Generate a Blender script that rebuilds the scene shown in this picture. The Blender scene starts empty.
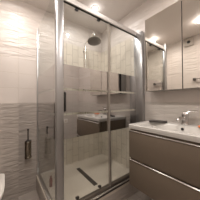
import bpy, bmesh, math
from mathutils import Vector, Matrix
C = bpy.context.scene.collection
sc = bpy.context.scene
H = 1.12                      # eye height above the floor
XR, YB, XL, YF0 = 1.3714, 1.7749, -0.42, -0.62   # right, rear, left, front walls
ZC = H + 1.229                # ceiling

# ------------------------------------------------------------------ camera
cd = bpy.data.cameras.new('camera'); cam = bpy.data.objects.new('camera', cd); C.objects.link(cam)
cd.sensor_width = 36; cd.lens = 36 * 124.755 / 200; cd.clip_start = 0.02
yaw, pitch, roll = 0.646, 0.0123, -0.0066
f = Vector((math.sin(yaw) * math.cos(pitch), math.cos(yaw) * math.cos(pitch), math.sin(pitch)))
r = Vector((math.cos(yaw), -math.sin(yaw), 0)); u = r.cross(f)
r2 = r * math.cos(roll) + u * math.sin(-roll) * -1; u2 = r2.cross(f)
M = Matrix((r2, u2, -f)).transposed().to_4x4(); M.translation = Vector((0, 0, H)); cam.matrix_world = M
sc.camera = cam

# ------------------------------------------------------------------ world, exposure, lamps
w = bpy.data.worlds.new('world'); sc.world = w; w.use_nodes = True
w.node_tree.nodes['Background'].inputs[0].default_value = (1, .93, .85, 1)
w.node_tree.nodes['Background'].inputs[1].default_value = 0.1
sc.view_settings.view_transform = 'Standard'; sc.view_settings.look = 'None'
sc.view_settings.gamma = 1; sc.view_settings.use_curve_mapping = False
sc.view_settings.exposure = 0.52
LAMP_W = 5.4; SPILL_W = 1.15
LAMP_COL = (1.0, .925, .865)
SHOWER_COL = (1.0, .97, .95)
LAMPS = [(.931, 1.331, 'recessed ceiling spotlight glowing above the shower head', .55),
         (.106, 1.31, 'recessed ceiling spotlight over the toilet, reflected in the left mirror door', .85),
         (.103, .591, 'recessed ceiling spotlight in front of the towel bar, reflected in the right mirror door', .9),
         (.90, .59, 'recessed ceiling spotlight above the sink front, out of direct view', .25),
         (.106, -.13, 'unseen ceiling fill light added behind the camera on the towel bar side', .85),  # added out of view to fill the front wall and lower left tiles
         (.90, -.13, 'unseen ceiling fill light added behind the camera on the mirror cabinet side', .7)]  # second added fill lamp, brightens the vanity side from behind the camera

# ------------------------------------------------------------------ materials
def mat(name, col, rough=.5, metal=0, spec=.5, emit=None, es=0, coat=0):
    m = bpy.data.materials.new(name); m.use_nodes = True
    b = m.node_tree.nodes['Principled BSDF']
    b.inputs['Base Color'].default_value = (*col, 1); b.inputs['Roughness'].default_value = rough
    b.inputs['Metallic'].default_value = metal; b.inputs['Specular IOR Level'].default_value = spec
    b.inputs['Coat Weight'].default_value = coat; b.inputs['Coat Roughness'].default_value = .08
    if emit: b.inputs['Emission Color'].default_value = (*emit, 1); b.inputs['Emission Strength'].default_value = es
    return m
def noisy(m, col, amt, scale, bump=0, detail=3):
    nt = m.node_tree; b = nt.nodes['Principled BSDF']
    tc = nt.nodes.new('ShaderNodeTexCoord'); n = nt.nodes.new('ShaderNodeTexNoise'); n.inputs['Scale'].default_value = scale
    n.inputs['Detail'].default_value = detail
    nt.links.new(tc.outputs['Object'], n.inputs['Vector'])
    mx = nt.nodes.new('ShaderNodeMix'); mx.data_type = 'RGBA'
    mx.inputs['A'].default_value = (*[c * (1 - amt) for c in col], 1); mx.inputs['B'].default_value = (*[min(1, c * (1 + amt)) for c in col], 1)
    nt.links.new(n.outputs['Fac'], mx.inputs['Factor']); nt.links.new(mx.outputs['Result'], b.inputs['Base Color'])
    if bump:
        bp = nt.nodes.new('ShaderNodeBump'); bp.inputs['Distance'].default_value = bump
        nt.links.new(n.outputs['Fac'], bp.inputs['Height']); nt.links.new(bp.outputs['Normal'], b.inputs['Normal'])
    return m
def tile(name, col, grout, tw, th, uo, vo, rough=.25, wave=0.0, wsc=(3.2, 22), vary=.03, vertical=False, offset=0.0, mortar=.0018, wdetail=1.5):
    """tiles laid out on UVs measured in metres, with an optional rippled relief"""
    m = mat(name, col, rough); nt = m.node_tree; b = nt.nodes['Principled BSDF']; L = nt.links.new
    uv = nt.nodes.new('ShaderNodeUVMap')
    mp = nt.nodes.new('ShaderNodeMapping'); mp.vector_type = 'POINT'
    mp.inputs['Location'].default_value = (-uo, -vo, 0)
    L(uv.outputs['UV'], mp.inputs['Vector'])
    src = mp.outputs['Vector']
    if vertical:
        sp = nt.nodes.new('ShaderNodeSeparateXYZ'); cb = nt.nodes.new('ShaderNodeCombineXYZ')
        L(src, sp.inputs[0]); L(sp.outputs[0], cb.inputs[1]); L(sp.outputs[1], cb.inputs[0]); src = cb.outputs[0]
    br = nt.nodes.new('ShaderNodeTexBrick'); br.offset = offset; br.squash = 1
    br.inputs['Scale'].default_value = 1; br.inputs['Mortar Size'].default_value = mortar; br.inputs['Mortar Smooth'].default_value = .3
    br.inputs['Brick Width'].default_value = tw; br.inputs['Row Height'].default_value = th
    br.inputs['Color1'].default_value = (*[c * (1 - vary) for c in col], 1); br.inputs['Color2'].default_value = (*[c * (1 + vary) for c in col], 1)
    br.inputs['Mortar'].default_value = (*grout, 1)
    L(src, br.inputs['Vector']); L(br.outputs['Color'], b.inputs['Base Color'])
    bp = nt.nodes.new('ShaderNodeBump'); bp.inputs['Distance'].default_value = .0015; bp.invert = True; bp.inputs['Strength'].default_value = .6
    L(br.outputs['Fac'], bp.inputs['Height']); out = bp.outputs['Normal']
    if wave:
        m2 = nt.nodes.new('ShaderNodeMapping'); m2.inputs['Scale'].default_value = (wsc[0], wsc[1], 1); m2.inputs['Rotation'].default_value = (0, 0, .05)
        L(uv.outputs['UV'], m2.inputs['Vector'])
        n = nt.nodes.new('ShaderNodeTexNoise'); n.inputs['Scale'].default_value = 1; n.inputs['Detail'].default_value = wdetail; n.inputs['Distortion'].default_value = .6
        n.inputs['Roughness'].default_value = .4
        L(m2.outputs['Vector'], n.inputs['Vector'])
        b2 = nt.nodes.new('ShaderNodeBump'); b2.inputs['Distance'].default_value = wave; b2.inputs['Strength'].default_value = 1
        L(n.outputs['Fac'], b2.inputs['Height']); L(out, b2.inputs['Normal']); out = b2.outputs['Normal']
    L(out, b.inputs['Normal'])
    return m
WHITE = (.61, .555, .515); GREY = (.41, .365, .33); CREAM = (.65, .59, .51); PALE = (.55, .51, .47)
PT = .178
T_wave = tile('white_wave_tile', WHITE, (.55, .49, .42), .55, PT, .114, H + .522 - 3 * PT, .36, wave=.013, wsc=(5, 24))
T_smooth = tile('white_smooth_tile', WHITE, (.50, .44, .38), .55, PT, .114, H + .522 - 3 * PT, .22, wave=.0012, wsc=(3, 6))
T_grey = tile('grey_ripple_tile', GREY, (.25, .22, .19), .55, 2 * PT, .114, H - .012, .40, wave=.008, wsc=(7, 40), vary=.02)
T_pale = tile('pale_ripple_tile', PALE, (.42, .39, .35), .55, 2 * PT, .114, H - .012, .36, wave=.007, wsc=(6, 30), vary=.02)
T_brick = tile('cream_brick_tile', CREAM, (.44, .385, .33), .205, .097, .62, H - .93, .25, wave=.002, wsc=(5, 5), vary=.05, vertical=True, offset=.5, mortar=.0036)
T_floor = tile('brown_floor_tile', (.33, .285, .25), (.2, .17, .145), .6, .3, .05, 0, .3, wave=.0008, wsc=(9, 3), vary=.05)
M_ceil = noisy(mat('ceiling_paint', (.74, .69, .655), .6), (.74, .69, .655), .02, 3)
M_chrome = mat('chrome', (.80, .79, .77), .12, 1)
M_alu = mat('satin_aluminium', (.46, .46, .465), .33, 1)
M_dark_metal = mat('dark_metal', (.09, .08, .075), .3, .8)
M_ceramic = mat('white_ceramic', (.62, .60, .57), .14, coat=.3)
M_tray = noisy(mat('tray_acrylic', (.60, .535, .46), .35), (.60, .535, .46), .04, 60)
M_brown = noisy(mat('taupe_lacquer', (.155, .120, .088), .42), (.155, .120, .088), .03, 40)
M_black = mat('black_plastic', (.012, .012, .013), .35)
M_gap = mat('dark_recess', (.02, .018, .016), .6)
M_white_pl = mat('white_plastic', (.78, .75, .70), .35)
M_mirror = mat('mirror_glass', (.80, .775, .73), .012, 1)
M_strip = mat('tinted_mirror_film', (.56, .55, .545), .03, 1)
M_soap = mat('orange_soap', (.75, .22, .08), .4)
M_red = mat('red_bottle', (.20, .03, .022), .3)
M_case = noisy(mat('dark_leather', (.035, .028, .025), .45), (.035, .028, .025), .2, 80)
M_head = mat('nozzle_grey', (.16, .15, .145), .35, .5)
M_rail = mat('rail_aluminium', (.62, .60, .58), .5, .55)
M_edge = mat('edge_metal', (.40, .36, .32), .4, .6)
M_track = mat('track_metal', (.16, .135, .115), .35, .7)
M_drain = mat('drain_metal', (.055, .045, .04), .4, .3)
M_bronze = mat('bronze_metal', (.27, .23, .19), .22, 1)
M_glow = mat('lamp_glow', (1, .95, .88), .4, emit=(1, .94, .86), es=7)
def glassmat():
    m = bpy.data.materials.new('clear_glass'); m.use_nodes = True; nt = m.node_tree; nt.nodes.clear()
    o = nt.nodes.new('ShaderNodeOutputMaterial'); t = nt.nodes.new('ShaderNodeBsdfTransparent'); g = nt.nodes.new('ShaderNodeBsdfGlossy')
    t.inputs[0].default_value = (.955, .965, .955, 1); g.inputs['Roughness'].default_value = .01
    fr = nt.nodes.new('ShaderNodeFresnel'); geo = nt.nodes.new('ShaderNodeNewGeometry'); mr = nt.nodes.new('ShaderNodeMapRange')
    mr.inputs['To Min'].default_value = 1.45; mr.inputs['To Max'].default_value = 1 / 1.45
    nt.links.new(geo.outputs['Backfacing'], mr.inputs['Value']); nt.links.new(mr.outputs['Result'], fr.inputs[0])
    mx = nt.nodes.new('ShaderNodeMixShader'); nt.links.new(fr.outputs[0], mx.inputs[0]); nt.links.new(t.outputs[0], mx.inputs[1]); nt.links.new(g.outputs[0], mx.inputs[2])
    nt.links.new(mx.outputs[0], o.inputs[0]); return m
M_glass = glassmat()

# ------------------------------------------------------------------ mesh helpers (world coordinates)
def box(bm, x0, x1, y0, y1, z0, z1, bev=0, seg=2):
    t = bmesh.new(); bmesh.ops.create_cube(t, size=1)
    for v in t.verts: v.co = Vector(((x0 + x1) / 2 + v.co.x * (x1 - x0), (y0 + y1) / 2 + v.co.y * (y1 - y0), (z0 + z1) / 2 + v.co.z * (z1 - z0)))
    if bev: bmesh.ops.bevel(t, geom=t.edges[:], offset=bev, segments=seg, affect='EDGES', profile=.5)
    me = bpy.data.meshes.new('t'); t.to_mesh(me); t.free(); bm.from_mesh(me); bpy.data.meshes.remove(me); return bm
def B(*a, **k): return box(bmesh.new(), *a, **k)
def loft(bm, loops, cap0=True, cap1=True):
    vs = [[bm.verts.new(p) for p in lp] for lp in loops]; n = len(vs[0])
    for a, b in zip(vs[:-1], vs[1:]):
        for i in range(n): bm.faces.new((a[i], a[(i + 1) % n], b[(i + 1) % n], b[i]))
    if cap0: bm.faces.new(vs[0][::-1])
    if cap1: bm.faces.new(vs[-1])
    return bm
def frame(d):
    d = d.normalized(); a = Vector((0, 0, 1)) if abs(d.z) < .9 else Vector((1, 0, 0))
    e = d.cross(a).normalized(); return e, d.cross(e).normalized()
def lathe(bm, c, d, prof, n=32):
    """prof: (distance along d, radius)"""
    c = Vector(c); d = Vector(d).normalized(); e, g = frame(d)
    return loft(bm, [[c + d * t + (e * math.cos(k * 2 * math.pi / n) + g * math.sin(k * 2 * math.pi / n)) * max(rr, 1e-4) for k in range(n)] for t, rr in prof])
def tube(bm, pts, rad, n=14):
    pts = [Vector(p) for p in pts]; loops = []; e = None
    for i, p in enumerate(pts):
        d = (pts[min(i + 1, len(pts) - 1)] - pts[max(i - 1, 0)]).normalized()
        if e is None: e, g = frame(d)
        else:
            e = (e - d * e.dot(d)).normalized(); g = d.cross(e)
        g = d.cross(e)
        loops.append([p + (e * math.cos(k * 2 * math.pi / n) + g * math.sin(k * 2 * math.pi / n)) * rad for k in range(n)])
    return loft(bm, loops)
def bez(a, b, c, d, n=14):
    a, b, c, d = map(Vector, (a, b, c, d)); return [a * (1 - t) ** 3 + b * 3 * t * (1 - t) ** 2 + c * 3 * t * t * (1 - t) + d * t ** 3 for t in [i / n for i in range(n + 1)]]
def rrect(x0, x1, y0, y1, r, z, n=6):
    out = []
    for cx, cy, a0 in ((x1 - r, y1 - r, 0), (x0 + r, y1 - r, 90), (x0 + r, y0 + r, 180), (x1 - r, y0 + r, 270)):
        for i in range(n + 1):
            a = math.radians(a0 + 90 * i / n); out.append((cx + r * math.cos(a), cy + r * math.sin(a), z))
    return out
def link(name, bm, m, parent=None, smooth=True, loc=None):
    me = bpy.data.meshes.new(name); bmesh.ops.recalc_face_normals(bm, faces=bm.faces[:])
    off = Vector(loc) if loc is not None else Vector((0, 0, 0))
    if parent is not None:
        p = parent
        while p is not None: off = off + p.location; p = p.parent
    for v in bm.verts: v.co -= off
    bm.to_mesh(me); bm.free()
    me.materials.append(m)
    o = bpy.data.objects.new(name, me); C.objects.link(o)
    if loc is not None: o.location = loc
    if parent is not None: o.parent = parent
    if smooth:
        me.shade_smooth() if hasattr(me, 'shade_smooth') else None
        try: me.set_sharp_from_angle(angle=math.radians(35))
        except Exception: pass
    return o
def tag(o, label, cat, group=None):
    o['label'] = label; o['category'] = cat
    if group: o['group'] = group
    return o
def thing(name, loc, label, cat, group=None):
    o = bpy.data.objects.new(name, None); o.empty_display_size = .05; C.objects.link(o); o.location = loc
    return tag(o, label, cat, group)

# ------------------------------------------------------------------ setting
def structure(name, boxes, axis=None):
    """boxes: (x0,x1,y0,y1,z0,z1,material); UVs in metres along the wall and up it"""
    bm = bmesh.new(); mats = []; uvl = bm.loops.layers.uv.new('UVMap')
    for *q, m in boxes:
        if m not in mats: mats.append(m)
        n0 = len(bm.faces); box(bm, *q); bm.faces.ensure_lookup_table()
        for fc in bm.faces[n0:]: fc.material_index = mats.index(m)
    uvl = bm.loops.layers.uv.verify()
    for fc in bm.faces:
        n = fc.normal
        for lp in fc.loops:
            c = lp.vert.co
            if abs(n.z) > .7: lp[uvl].uv = (c.x, c.y)
            elif abs(n.x) > .7: lp[uvl].uv = (c.y, c.z)
            else: lp[uvl].uv = (c.x, c.z)
    me = bpy.data.meshes.new(name); bm.normal_update(); bm.to_mesh(me); bm.free()
    for m in mats: me.materials.append(m)
    o = bpy.data.objects.new(name, me); C.objects.link(o); o['kind'] = 'structure'; return o
ZG, ZW, ZB = H - .012, H + .522, H + .875      # grey/white border, start of wave tile, top of the cream bricks
XB = .62
T = .1
structure('floor', [(XL - T, XR + T, YF0 - T, YB + T, -T, 0, T_floor)])
structure('ceiling', [(XL - T, XR + T, YF0 - T, YB + T, ZC, ZC + T, M_ceil)])
structure('wall_rear', [(XL, XB, YB, YB + T, 0, ZG, T_grey), (XL, XB, YB, YB + T, ZG, ZW, T_smooth), (XL, XB, YB, YB + T, ZW, ZC, T_wave),
                        (XB, XR, YB, YB + T, 0, ZB, T_brick), (XB, XR, YB, YB + T, ZB, ZC, T_wave)])
structure('wall_right', [(XR, XR + T, YF0, 1.0, 0, ZG, T_pale), (XR, XR + T, YF0, 1.0, ZG, ZW, T_smooth), (XR, XR + T, YF0, 1.0, ZW, ZC, T_wave),
                         (XR, XR + T, 1.0, YB, 0, ZB, T_brick), (XR, XR + T, 1.0, YB, ZB, ZC, T_wave)])
structure('wall_left', [(XL - T, XL, YF0, YB, 0, ZG, T_grey), (XL - T, XL, YF0, YB, ZG, ZW, T_smooth), (XL - T, XL, YF0, YB, ZW, ZC, T_wave)])
structure('wall_front', [(XL, XR, YF0 - T, YF0, 0, ZG, T_pale), (XL, XR, YF0 - T, YF0, ZG, ZW, T_smooth), (XL, XR, YF0 - T, YF0, ZW, ZC, T_wave)])
YBOX = 1.62
structure('wall_cistern', [(XL, .11, YBOX, YB, 0, ZG - .002, T_grey)])
# tiled step under the shower tray
XP, YS, ZT = .3287, 1.0, H - .93
structure('trim_1', [(XP - .02, XR, YS - .03, YB, 0, ZT - .03, T_grey)])

# ------------------------------------------------------------------ shower tray
tr = thing('shower_tray', (.85, 1.39, ZT - .03), 'cream rectangular shower tray on the tiled step behind the glass', 'shower tray')
bm = bmesh.new(); x0, x1, y0, y1 = XP - .02, XR, YS - .03, YB
loft(bm, [rrect(x0, x1, y0, y1, .01, ZT - .03), rrect(x0, x1, y0, y1, .01, ZT), rrect(x0 + .055, x1 - .01, y0 + .055, y1 - .01, .03, ZT),
          rrect(x0 + .065, x1 - .02, y0 + .065, y1 - .02, .03, ZT - .008)])
tray = link('basin', bm, M_tray, tr, smooth=False)
bm = bmesh.new(); box(bm, .785, .835, 1.16, 1.60, ZT - .010, ZT - .003, .002); link('linear_drain', bm, M_drain, tr)['label'] = 'long dark metal drain cover'

# ------------------------------------------------------------------ shower enclosure
en = thing('shower_enclosure', (XP, YS, ZT), 'glass corner shower cabin with chrome frame, sliding door and mirrored bands', 'shower cabin')
Z0, Z1 = ZT, H + .935
bm = bmesh.new(); box(bm, XP - .016, XP + .044, YS - .026, YS + .020, Z0, Z1, .006); link('corner_post', bm, M_alu, en)
bm = bmesh.new(); box(bm, XP - .012, XP + .012, YB - .026, YB - .001, Z0, Z1, .003); link('wall_profile', bm, M_alu, en)
bm = bmesh.new(); box(bm, XR - .05, XR - .001, YS - .105, YS + .02, Z0, H + .86, .005); link('wall_profile', bm, M_alu, en)
bm = bmesh.new(); box(bm, XP + .03, XR - .03, YS - .022, YS + .008, H + .835, H + .882, .004)
tp = link('top_rail', bm, M_rail, en)
bm = bmesh.new(); box(bm, XP + .04, XR - .04, YS - .012, YS + .006, H + .832, H + .836); link('guide_track', bm, M_gap, tp)
bm = bmesh.new(); box(bm, XP + .03, XR - .03, YS - .03, YS + .03, Z0, Z0 + .028, .006)
br_ = link('bottom_rail', bm, M_chrome, en)
bm = B(XP + .03, XR - .03, YS - .012, YS + .03, Z0 + .0285, Z0 + .05, bev=.003); link('guide_track', bm, M_track, br_)
bm = bmesh.new(); box(bm, XP + .04, XR - .04, YS - .0335, YS - .029, Z0 + .002, Z0 + .014); link('seal', bm, M_gap, br_)
bm = bmesh.new(); box(bm, XP - .016, XP + .016, YS + .02, YB - .002, Z0, Z0 + .035, .005); link('side_rail', bm, M_chrome, en)
STR = [(.115, .315), (-.095, .096), (-.312, -.115)]
def strips(parent, q):
    for a, b in STR:
        bm = bmesh.new(); x0, x1, y0, y1 = q; box(bm, x0, x1, y0, y1, H + a, H + b); link('mirror_strip', bm, M_strip, parent)['label'] = 'tinted mirror band on the glass'
bm = B(XP - .004, XP + .004, YS + .02, YB - .02, Z0 + .03, Z1 - .003); sp = link('side_panel', bm, M_glass, en, smooth=False)
strips(sp, (XP - .006, XP - .0042, YS + .021, YB - .027))
bm = B(.87, XR - .045, YS - .004, YS + .004, Z0 + .03, H + .84); fp = link('fixed_panel', bm, M_glass, en, smooth=False)
strips(fp, (.872, XR - .052, YS - .006, YS - .0042))
bm = B(.868, .878, YS - .012, YS + .01, Z0 + .028, H + .836); link('edge_profile', bm, M_edge, fp)
bm = B(XP + .044, .905, YS + .010, YS + .016, Z0 + .05, H + .85); sd = link('sliding_door', bm, M_glass, en, smooth=False)
sd['label'] = 'sliding glass door with mirrored bands'
strips(sd, (XP + .046, .866, YS + .0075, YS + .0095))
bm = B(.893, .905, YS + .003, YS + .022, Z0 + .05, H + .83, bev=.002); link('edge_profile', bm, M_edge, sd)
for x in (.504, .748):
    bm = bmesh.new(); lathe(bm, (x, YS - .004, H + .822), (0, 1, 0), [(0, .010), (.002, .014), (.012, .014), (.014, .01)]); box(bm, x - .016, x + .016, YS - .004, YS + .02, H + .818, H + .832, .003)
    link('roller', bm, M_black, sd)['label'] = 'dark roller hanging from the top rail'
    bm = bmesh.new(); lathe(bm, (x, YS - .004, H - .845), (0, 1, 0), [(0, .009), (.002, .013), (.012, .013), (.014, .009)]); box(bm, x - .016, x + .016, YS - .002, YS + .02, H - .852, H - .838, .003)
    link('roller', bm, M_dark_metal, sd)['label'] = 'dark roller at the foot of the glass'

# ------------------------------------------------------------------ shower column
sh = thing('shower_column', (1.013, YB, H - .1), 'chrome shower column with a round rain head on the rear wall', 'shower')
sx = 1.013
bm = bmesh.new(); tube(bm, [(sx, 1.72, H - .12), (sx, 1.72, H + .6)] + bez((sx, 1.72, H + .90), (sx, 1.72, H + .97), (sx, 1.64, H + .945), (1.002, 1.5, H + .970)) + [(1.0, 1.47, H + .972)], .0105)
link('riser_pipe', bm, M_chrome, sh)
for z in (.82, .2):
    bm = bmesh.new(); lathe(bm, (sx, YB, H + z), (0, -1, 0), [(0, .022), (.006, .022), (.008, .010), (.07, .010)]); lathe(bm, (sx, 1.72, H + z - .018), (0, 0, 1), [(0, .013), (.003, .016), (.033, .016), (.036, .013)]); link('bracket', bm, M_chrome, sh)
hc = Vector((.995, 1.445, H + .848)); hd = Vector((-.05, -.16, -1)).normalized()
bm = bmesh.new(); lathe(bm, hc - hd * .012, hd, [(-.02, .012), (-.012, .016), (-.006, .05), (0, .096), (.004, .102), (.010, .102), (.013, .098)], 40)
tube(bm, [(1.0, 1.49, H + .971), (1.0, 1.465, H + .968), (.999, 1.45, H + .95), tuple(hc - hd * .028)], .011)
lathe(bm, (1.0, 1.467, H + .95), (0, 0, 1), [(0, .012), (.006, .019), (.02, .022), (.034, .018), (.04, .008)], 20)
hd_ = link('rain_head', bm, M_chrome, sh)
bm = bmesh.new(); lathe(bm, hc + hd * .0005, hd, [(0, .096), (.003, .094), (.0045, .05)], 40); link('nozzle_plate', bm, M_head, hd_)
bm = bmesh.new(); lathe(bm, (sx - .14, 1.70, H - .14), (1, 0, 0), [(0, .018), (.004, .022), (.05, .022), (.054, .018), (.06, .019), (.22, .019), (.226, .018), (.23, .022), (.276, .022), (.28, .018)]); 
for dx in (-.075, .075): lathe(bm, (sx + dx, YB, H - .14), (0, -1, 0), [(0, .03), (.01, .03), (.013, .014), (.075, .014)])
link('mixer_bar', bm, M_chrome, sh)
bm = bmesh.new(); tube(bm, bez((sx + .02, 1.70, H - .16), (sx + .05, 1.66, H - .62), (sx - .10, 1.62, H - .5), (sx - .02, 1.68, H + .30), 24), .006, 10); link('hose', bm, M_chrome, sh)
bm = bmesh.new(); tube(bm, [(sx - .02, 1.68, H + .30), (sx - .02, 1.665, H + .38), (sx - .02, 1.645, H + .46)], .011); lathe(bm, (sx - .02, 1.655, H + .475), (0, -1, -.35), [(0, .02), (.006, .04), (.018, .042), (.022, .036)]); link('hand_shower', bm, M_chrome, sh)

# ------------------------------------------------------------------ small bottle on the tray edge
bt = thing('shampoo_bottle', (.385, 1.44, ZT - .008), 'small dark red bottle on the shower tray behind the side glass', 'bottle')
bm = bmesh.new(); lathe(bm, (.398, 1.44, ZT - .007), (0, 0, 1), [(0, .013), (.003, .016), (.085, .016), (.095, .010)], 24); link('body', bm, M_red, bt)
bm = bmesh.new(); lathe(bm, (.398, 1.44, ZT + .088), (0, 0, 1), [(0, .0105), (.022, .0105), (.024, .008)], 20); link('cap', bm, M_red, bt)

# ------------------------------------------------------------------ vanity unit
VX, VY0, VY1, VZ = .92, .157, .778, H - .213
va = thing('vanity_unit', (1.14, (VY0 + VY1) / 2, H - .77), 'taupe wall-hung vanity unit with two drawers under a white washbasin', 'vanity')
zb = H - .770
bm = bmesh.new(); X0, X1, Y0, Y1, zt = VX + .022, XR - .001, VY0 + .004, VY1 - .004, H - .2525
box(bm, X0, X1, Y0, Y1, zb, H - .33); box(bm, X0, X0 + .007, Y0, Y1, H - .331, zt); box(bm, X1 - .016, X1, Y0, Y1, H - .331, zt)
box(bm, X0 + .015, X1 - .015, Y0, Y0 + .016, H - .331, zt); box(bm, X0 + .015, X1 - .015, Y1 - .016, Y1, H - .331, zt); link('body', bm, M_brown, va, smooth=False)
for a, b in ((H - .518, H - .268), (zb, H - .533)):
    bm = B(VX + .002, VX + .021, VY0 + .003, VY1 - .003, a, b, bev=.0015); dr = link('drawer', bm, M_brown, va)
    bm = bmesh.new(); sec = [(VX + .020, b + .002), (VX + .002, b + .002), (VX - .004, b - .003), (VX - .004, b - .006), (VX - .002, b - .006), (VX + .0015, b - .002), (VX + .0015, b + .0003), (VX + .020, b + .0003)]
    loft(bm, [[(x, VY1 - .012, z) for x, z in sec], [(x, VY0 + .003, z) for x, z in sec]])
    link('handle', bm, M_chrome, dr)['label'] = 'chrome strip handle along the drawer top'
ws = thing('washbasin', (1.14, (VY0 + VY1) / 2, VZ), 'white ceramic slab washbasin on top of the taupe vanity', 'washbasin')
bm = bmesh.new(); a0, a1, b0, b1 = VX - .002, XR - .001, VY0, VY1 + .001
loft(bm, [rrect(1.01, 1.19, b0 + .12, b1 - .12, .05, VZ - .1), rrect(.972, 1.225, b0 + .066, b1 - .066, .045, VZ - .083), rrect(.952, 1.24, b0 + .042, b1 - .042, .035, H - .251), rrect(a0 + .002, a1, b0 + .002, b1 - .002, .008, H - .251), rrect(a0, a1, b0, b1, .010, H - .248), rrect(a0, a1, b0, b1, .010, VZ - .004), rrect(a0 + .004, a1, b0 + .004, b1 - .004, .010, VZ),
          rrect(.96, 1.232, b0 + .05, b1 - .05, .035, VZ), rrect(.966, 1.226, b0 + .056, b1 - .056, .035, VZ - .008), rrect(.985, 1.212, b0 + .08, b1 - .08, .045, VZ - .075), rrect(1.03, 1.17, b0 + .14, b1 - .14, .05, VZ - .09)])
bs = link('basin', bm, M_ceramic, ws)
bm = bmesh.new(); lathe(bm, (1.227, .437, H - .245), (-1, 0, .15), [(-.004, .010), (.0, .0115), (.009, .0115), (.010, .009)], 24); link('overflow_hole', bm, M_black, ws)['label'] = 'black overflow hole'
bm = bmesh.new(); lathe(bm, (1.10, .46, VZ - .0905), (0, 0, 1), [(0, .03), (.004, .03), (.006, .024)], 24); link('waste_plug', bm, M_chrome, ws)

fx, fy = 1.285, .437
fa = thing('basin_mixer', (fx, fy, VZ), 'chrome single-lever mixer tap at the back of the white washbasin', 'tap')
M_tap = mat('tap_chrome', (.66, .65, .64), .1, 1)
bm = bmesh.new(); lathe(bm, (fx, fy, VZ), (0, 0, 1), [(0, .031), (.004, .032), (.008, .029), (.02, .0275), (.075, .0265), (.085, .0275), (.098, .0275), (.106, .022), (.108, .004)])
link('body', bm, M_tap, fa)
bm = bmesh.new(); pts = bez((fx - .01, fy, VZ + .045), (fx - .05, fy, VZ + .065), (fx - .09, fy + .004, VZ + .072), (fx - .128, fy + .006, VZ + .058))
tube(bm, pts, .0135); lathe(bm, pts[-1], (-.1, 0, -1), [(-.010, .008), (0, .0135), (.014, .0135), (.016, .011)], 20); link('spout', bm, M_tap, fa)
bm = bmesh.new()
e0 = Vector((fx + .005, fy + .01, VZ + .108)); e1 = Vector((fx + .02, fy - .085, VZ + .128)); dd = (e1 - e0).normalized(); sd2 = dd.cross(Vector((0, 0, 1))).normalized(); up = sd2.cross(dd)
lp = []
for t, wd, th in ((-.02, .012, .006), (0, .018, .010), (.35, .016, .008), (.8, .013, .006), (1.0, .012, .004), (1.04, .006, .002)):
    p = e0.lerp(e1, t); lp.append([p + sd2 * wd * math.cos(k * math.pi / 8) + up * th * math.sin(k * math.pi / 8) for k in range(16)])
loft(bm, lp); link('lever', bm, M_tap, fa)

bm = bmesh.new(); ca, cb = Vector((1.185, .728, VZ)), Vector((1.243, .575, VZ)); d = (cb - ca).normalized(); s = Vector((-d.y, d.x, 0)); LL = (cb - ca).length
lp = []
for t, wd, h0, h1 in ((0, .012, .006, .012), (.01, .018, .001, .018), (.15, .0215, 0, .022), (.75, .0215, 0, .022), (.93, .020, 0, .021), (.98, .017, .002, .018), (1, .010, .006, .012)):
    p = ca + d * LL * t; o = []
    for k in range(20):
        a = 2 * math.pi * k / 20; cx = math.copysign(abs(math.cos(a)) ** .5, math.cos(a)); sx_ = math.copysign(abs(math.sin(a)) ** .5, math.sin(a))
        o.append(p + s * wd * cx + Vector((0, 0, (h0 + h1) / 2 + (h1 - h0) / 2 * sx_)))
    lp.append(o)
loft(bm, lp); cs = link('glasses_case', bm, M_case, None, loc=(ca + cb) / 2); tag(cs, 'dark elongated case lying at the left end of the washbasin', 'case')
bm = bmesh.new(); cap = ca + d * LL * .82; lathe(bm, ca + d * LL * .90 + Vector((0, 0, .011)), d, [(0, .0125), (.002, .0135), (.016, .0135), (.018, .0125)], 20); link('end_band', bm, M_black, cs)
bm = bmesh.new(); loft(bm, [rrect(1.215, 1.265, .225, .322, .02, VZ + .0005), rrect(1.208, 1.272, .218, .330, .025, VZ + .005), rrect(1.208, 1.272, .218, .330, .025, VZ + .013), rrect(1.216, 1.264, .227, .320, .02, VZ + .018)])
so = link('soap_bar', bm, M_soap, None, loc=(1.24, .274, VZ)); tag(so, 'orange soap bar on the washbasin right of the tap', 'soap')

# ------------------------------------------------------------------ mirror cabinet
CX, CZ0, CZ1, CY0, CY1 = 1.2214, H + .107, H + .892, .10, .788
mc = thing('mirror_cabinet', (XR, .444, CZ0), 'wall-hung mirror cabinet with two mirrored doors above the washbasin', 'cabinet')
bm = bmesh.new(); box(bm, CX + .022, CX + .055, CY0 + .001, CY1 - .001, CZ0 + .001, CZ1 - .001); link('door_gasket', bm, M_gap, mc)
bm = bmesh.new(); box(bm, CX + .055, XR - .001, CY0, CY1, CZ0, CZ1, .001); link('body', bm, mat('grey_carcass', (.40, .37, .34), .45), mc)
for a, b in ((.433, CY1), (CY0, .427)):
    bm = B(CX, CX + .021, a, b, CZ0, CZ1, bev=.0012, seg=1); link('mirror_door', bm, M_mirror, mc)

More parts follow.
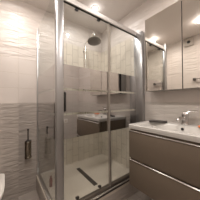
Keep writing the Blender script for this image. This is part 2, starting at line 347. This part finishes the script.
# ------------------------------------------------------------------ toilet and brush
to = thing('toilet', (-.19, YBOX, .18), 'white wall-hung toilet with closed lid at the left edge', 'toilet')
tx = -.19
def dloop(hw, yb, yf, z, n=40):
    o = []
    for k in range(n):
        a = 2 * math.pi * k / n; c, s_ = math.cos(a), math.sin(a)
        if s_ >= 0: x = hw * math.copysign(abs(c) ** .2, c); y = (yb + (yf - yb) * .45) + (yb - (yb + (yf - yb) * .45)) * abs(s_) ** .2
        else: x = hw * math.copysign(abs(c) ** .62, c); y = (yb + (yf - yb) * .45) - ((yb + (yf - yb) * .45) - yf) * abs(s_) ** .9
        o.append((tx + x, y, z))
    return o
zl = H - .70
bm = bmesh.new(); loft(bm, [dloop(.10, YBOX - .001, 1.38, .09), dloop(.13, YBOX - .001, 1.27, .14), dloop(.155, YBOX - .001, 1.17, .24), dloop(.172, YBOX - .001, 1.11, .34), dloop(.176, YBOX - .001, 1.095, zl - .036)])
link('bowl', bm, M_ceramic, to)
bm = bmesh.new(); loft(bm, [dloop(.178, 1.575, 1.092, zl - .035), dloop(.181, 1.578, 1.088, zl - .032), dloop(.181, 1.578, 1.088, zl - .022), dloop(.178, 1.576, 1.09, zl - .020)]); link('seat', bm, M_white_pl, to)
bm = bmesh.new(); loft(bm, [dloop(.178, 1.58, 1.09, zl - .0185), dloop(.183, 1.583, 1.085, zl - .015), dloop(.183, 1.583, 1.085, zl - .004), dloop(.176, 1.578, 1.094, zl)]); link('lid', bm, M_white_pl, to)

bx, by = .214, YB - .052
tb = thing('toilet_brush', (bx, by, H - .67), 'metal toilet brush holder on the grey wall between toilet and shower', 'toilet brush')
bm = bmesh.new(); lathe(bm, (bx, by, H - .672), (0, 0, 1), [(0, .034), (.003, .037), (.02, .037), (.024, .034), (.176, .034), (.18, .037), (.2, .037), (.203, .034)], 32); link('holder', bm, M_bronze, tb)
bm = bmesh.new(); box(bm, bx - .018, bx + .018, YB - .018, YB - .001, H - .63, H - .50, .003); box(bm, bx - .01, bx + .01, YB - .03, YB - .01, H - .6, H - .53, .002); link('wall_bracket', bm, M_bronze, tb)
bm = bmesh.new(); lathe(bm, (bx, by, H - .469), (0, 0, 1), [(0, .031), (.006, .031), (.010, .012), (.014, .0065), (.125, .0065), (.127, .011), (.145, .012), (.149, .008)], 20); link('handle', bm, M_dark_metal, tb)

# ------------------------------------------------------------------ left wall fittings, seen in the mirror doors
fan = thing('extractor_fan', (XL, .882, H + 1.15), 'small square extractor fan high on the left wall, seen in the mirror', 'extractor fan')
fcx, fcz = .882, H + 1.145
bm = bmesh.new(); box(bm, XL + .001, XL + .035, fcx - .075, fcx + .075, fcz - .075, fcz + .075, .008); link('housing', bm, mat('fan_grey', (.42, .38, .34), .4), fan)
bm = bmesh.new(); lathe(bm, (XL + .034, fcx, fcz), (1, 0, 0), [(0, .03), (.004, .028), (.006, .02)], 28); link('grille', bm, M_black, fan)
rail = thing('towel_bar', (XL, .6, H + .41), 'chrome towel bar on the left wall, seen in the right mirror door', 'towel bar')
for y in (.80, .42):
    bm = B(XL + .001, XL + .05, y - .02, y + .02, H + .385, H + .43, bev=.004); link('mount', bm, M_dark_metal, rail)
bm = bmesh.new(); tube(bm, [(XL + .04, .80, H + .41), (XL + .04, .42, H + .41)], .009); link('bar', bm, M_chrome, rail)

# front wall fittings, seen only in the mirrored bands
so2 = thing('wall_socket', (1.04, YF0, H - .42), 'cream wall socket behind the camera, reflected in the mirrored glass', 'socket')
bm = B(.995, 1.08, YF0 + .001, YF0 + .012, H - .46, H - .375, bev=.003); link('plate', bm, M_white_pl, so2)
bm = bmesh.new(); lathe(bm, (1.0375, YF0 + .0115, H - .4175), (0, 1, 0), [(0, .024), (.002, .022)], 24); link('insert', bm, M_tray, so2)
bm = B(.985, 1.045, YF0 + .001, YF0 + .02, H - .21, H + .21, bev=.004); o = link('wall_panel', bm, M_black, None, loc=(1.015, YF0, H)); tag(o, 'narrow black upright panel behind the camera, reflected in the mirrored glass', 'panel')

# ------------------------------------------------------------------ ceiling lamps, the last two added as unseen fill
for i, (x, y, lab, k) in enumerate(LAMPS):
    t = thing('ceiling_spotlight', (x, y, ZC), lab, 'ceiling light', 'recessed ceiling spotlights')
    bm = bmesh.new(); lathe(bm, (x, y, ZC - .0005), (0, 0, -1), [(0, .044), (.004, .043), (.006, .036), (.004, .031)], 32); link('trim_ring', bm, M_white_pl, t)
    bm = bmesh.new(); lathe(bm, (x, y, ZC - .002), (0, 0, -1), [(0, .031), (.002, .031), (.004, .027)], 28); link('lens', bm, M_glow, t)
    ld = bpy.data.lights.new('spotlight_beam', 'AREA'); ld.shape = 'DISK'; ld.size = .05; ld.energy = LAMP_W * k; ld.color = SHOWER_COL if i == 0 else LAMP_COL; ld.spread = math.radians(172)
    lo = bpy.data.objects.new('spotlight_beam', ld); C.objects.link(lo); lo.parent = t; lo.location = (0, 0, -.012)
    pd = bpy.data.lights.new('spotlight_spill', 'POINT'); pd.energy = SPILL_W * k * (.5 if i == 0 else 1); pd.color = ld.color; pd.shadow_soft_size = .014
    po = bpy.data.objects.new('spotlight_spill', pd); C.objects.link(po); po.parent = t; po.location = (0, 0, -.035)
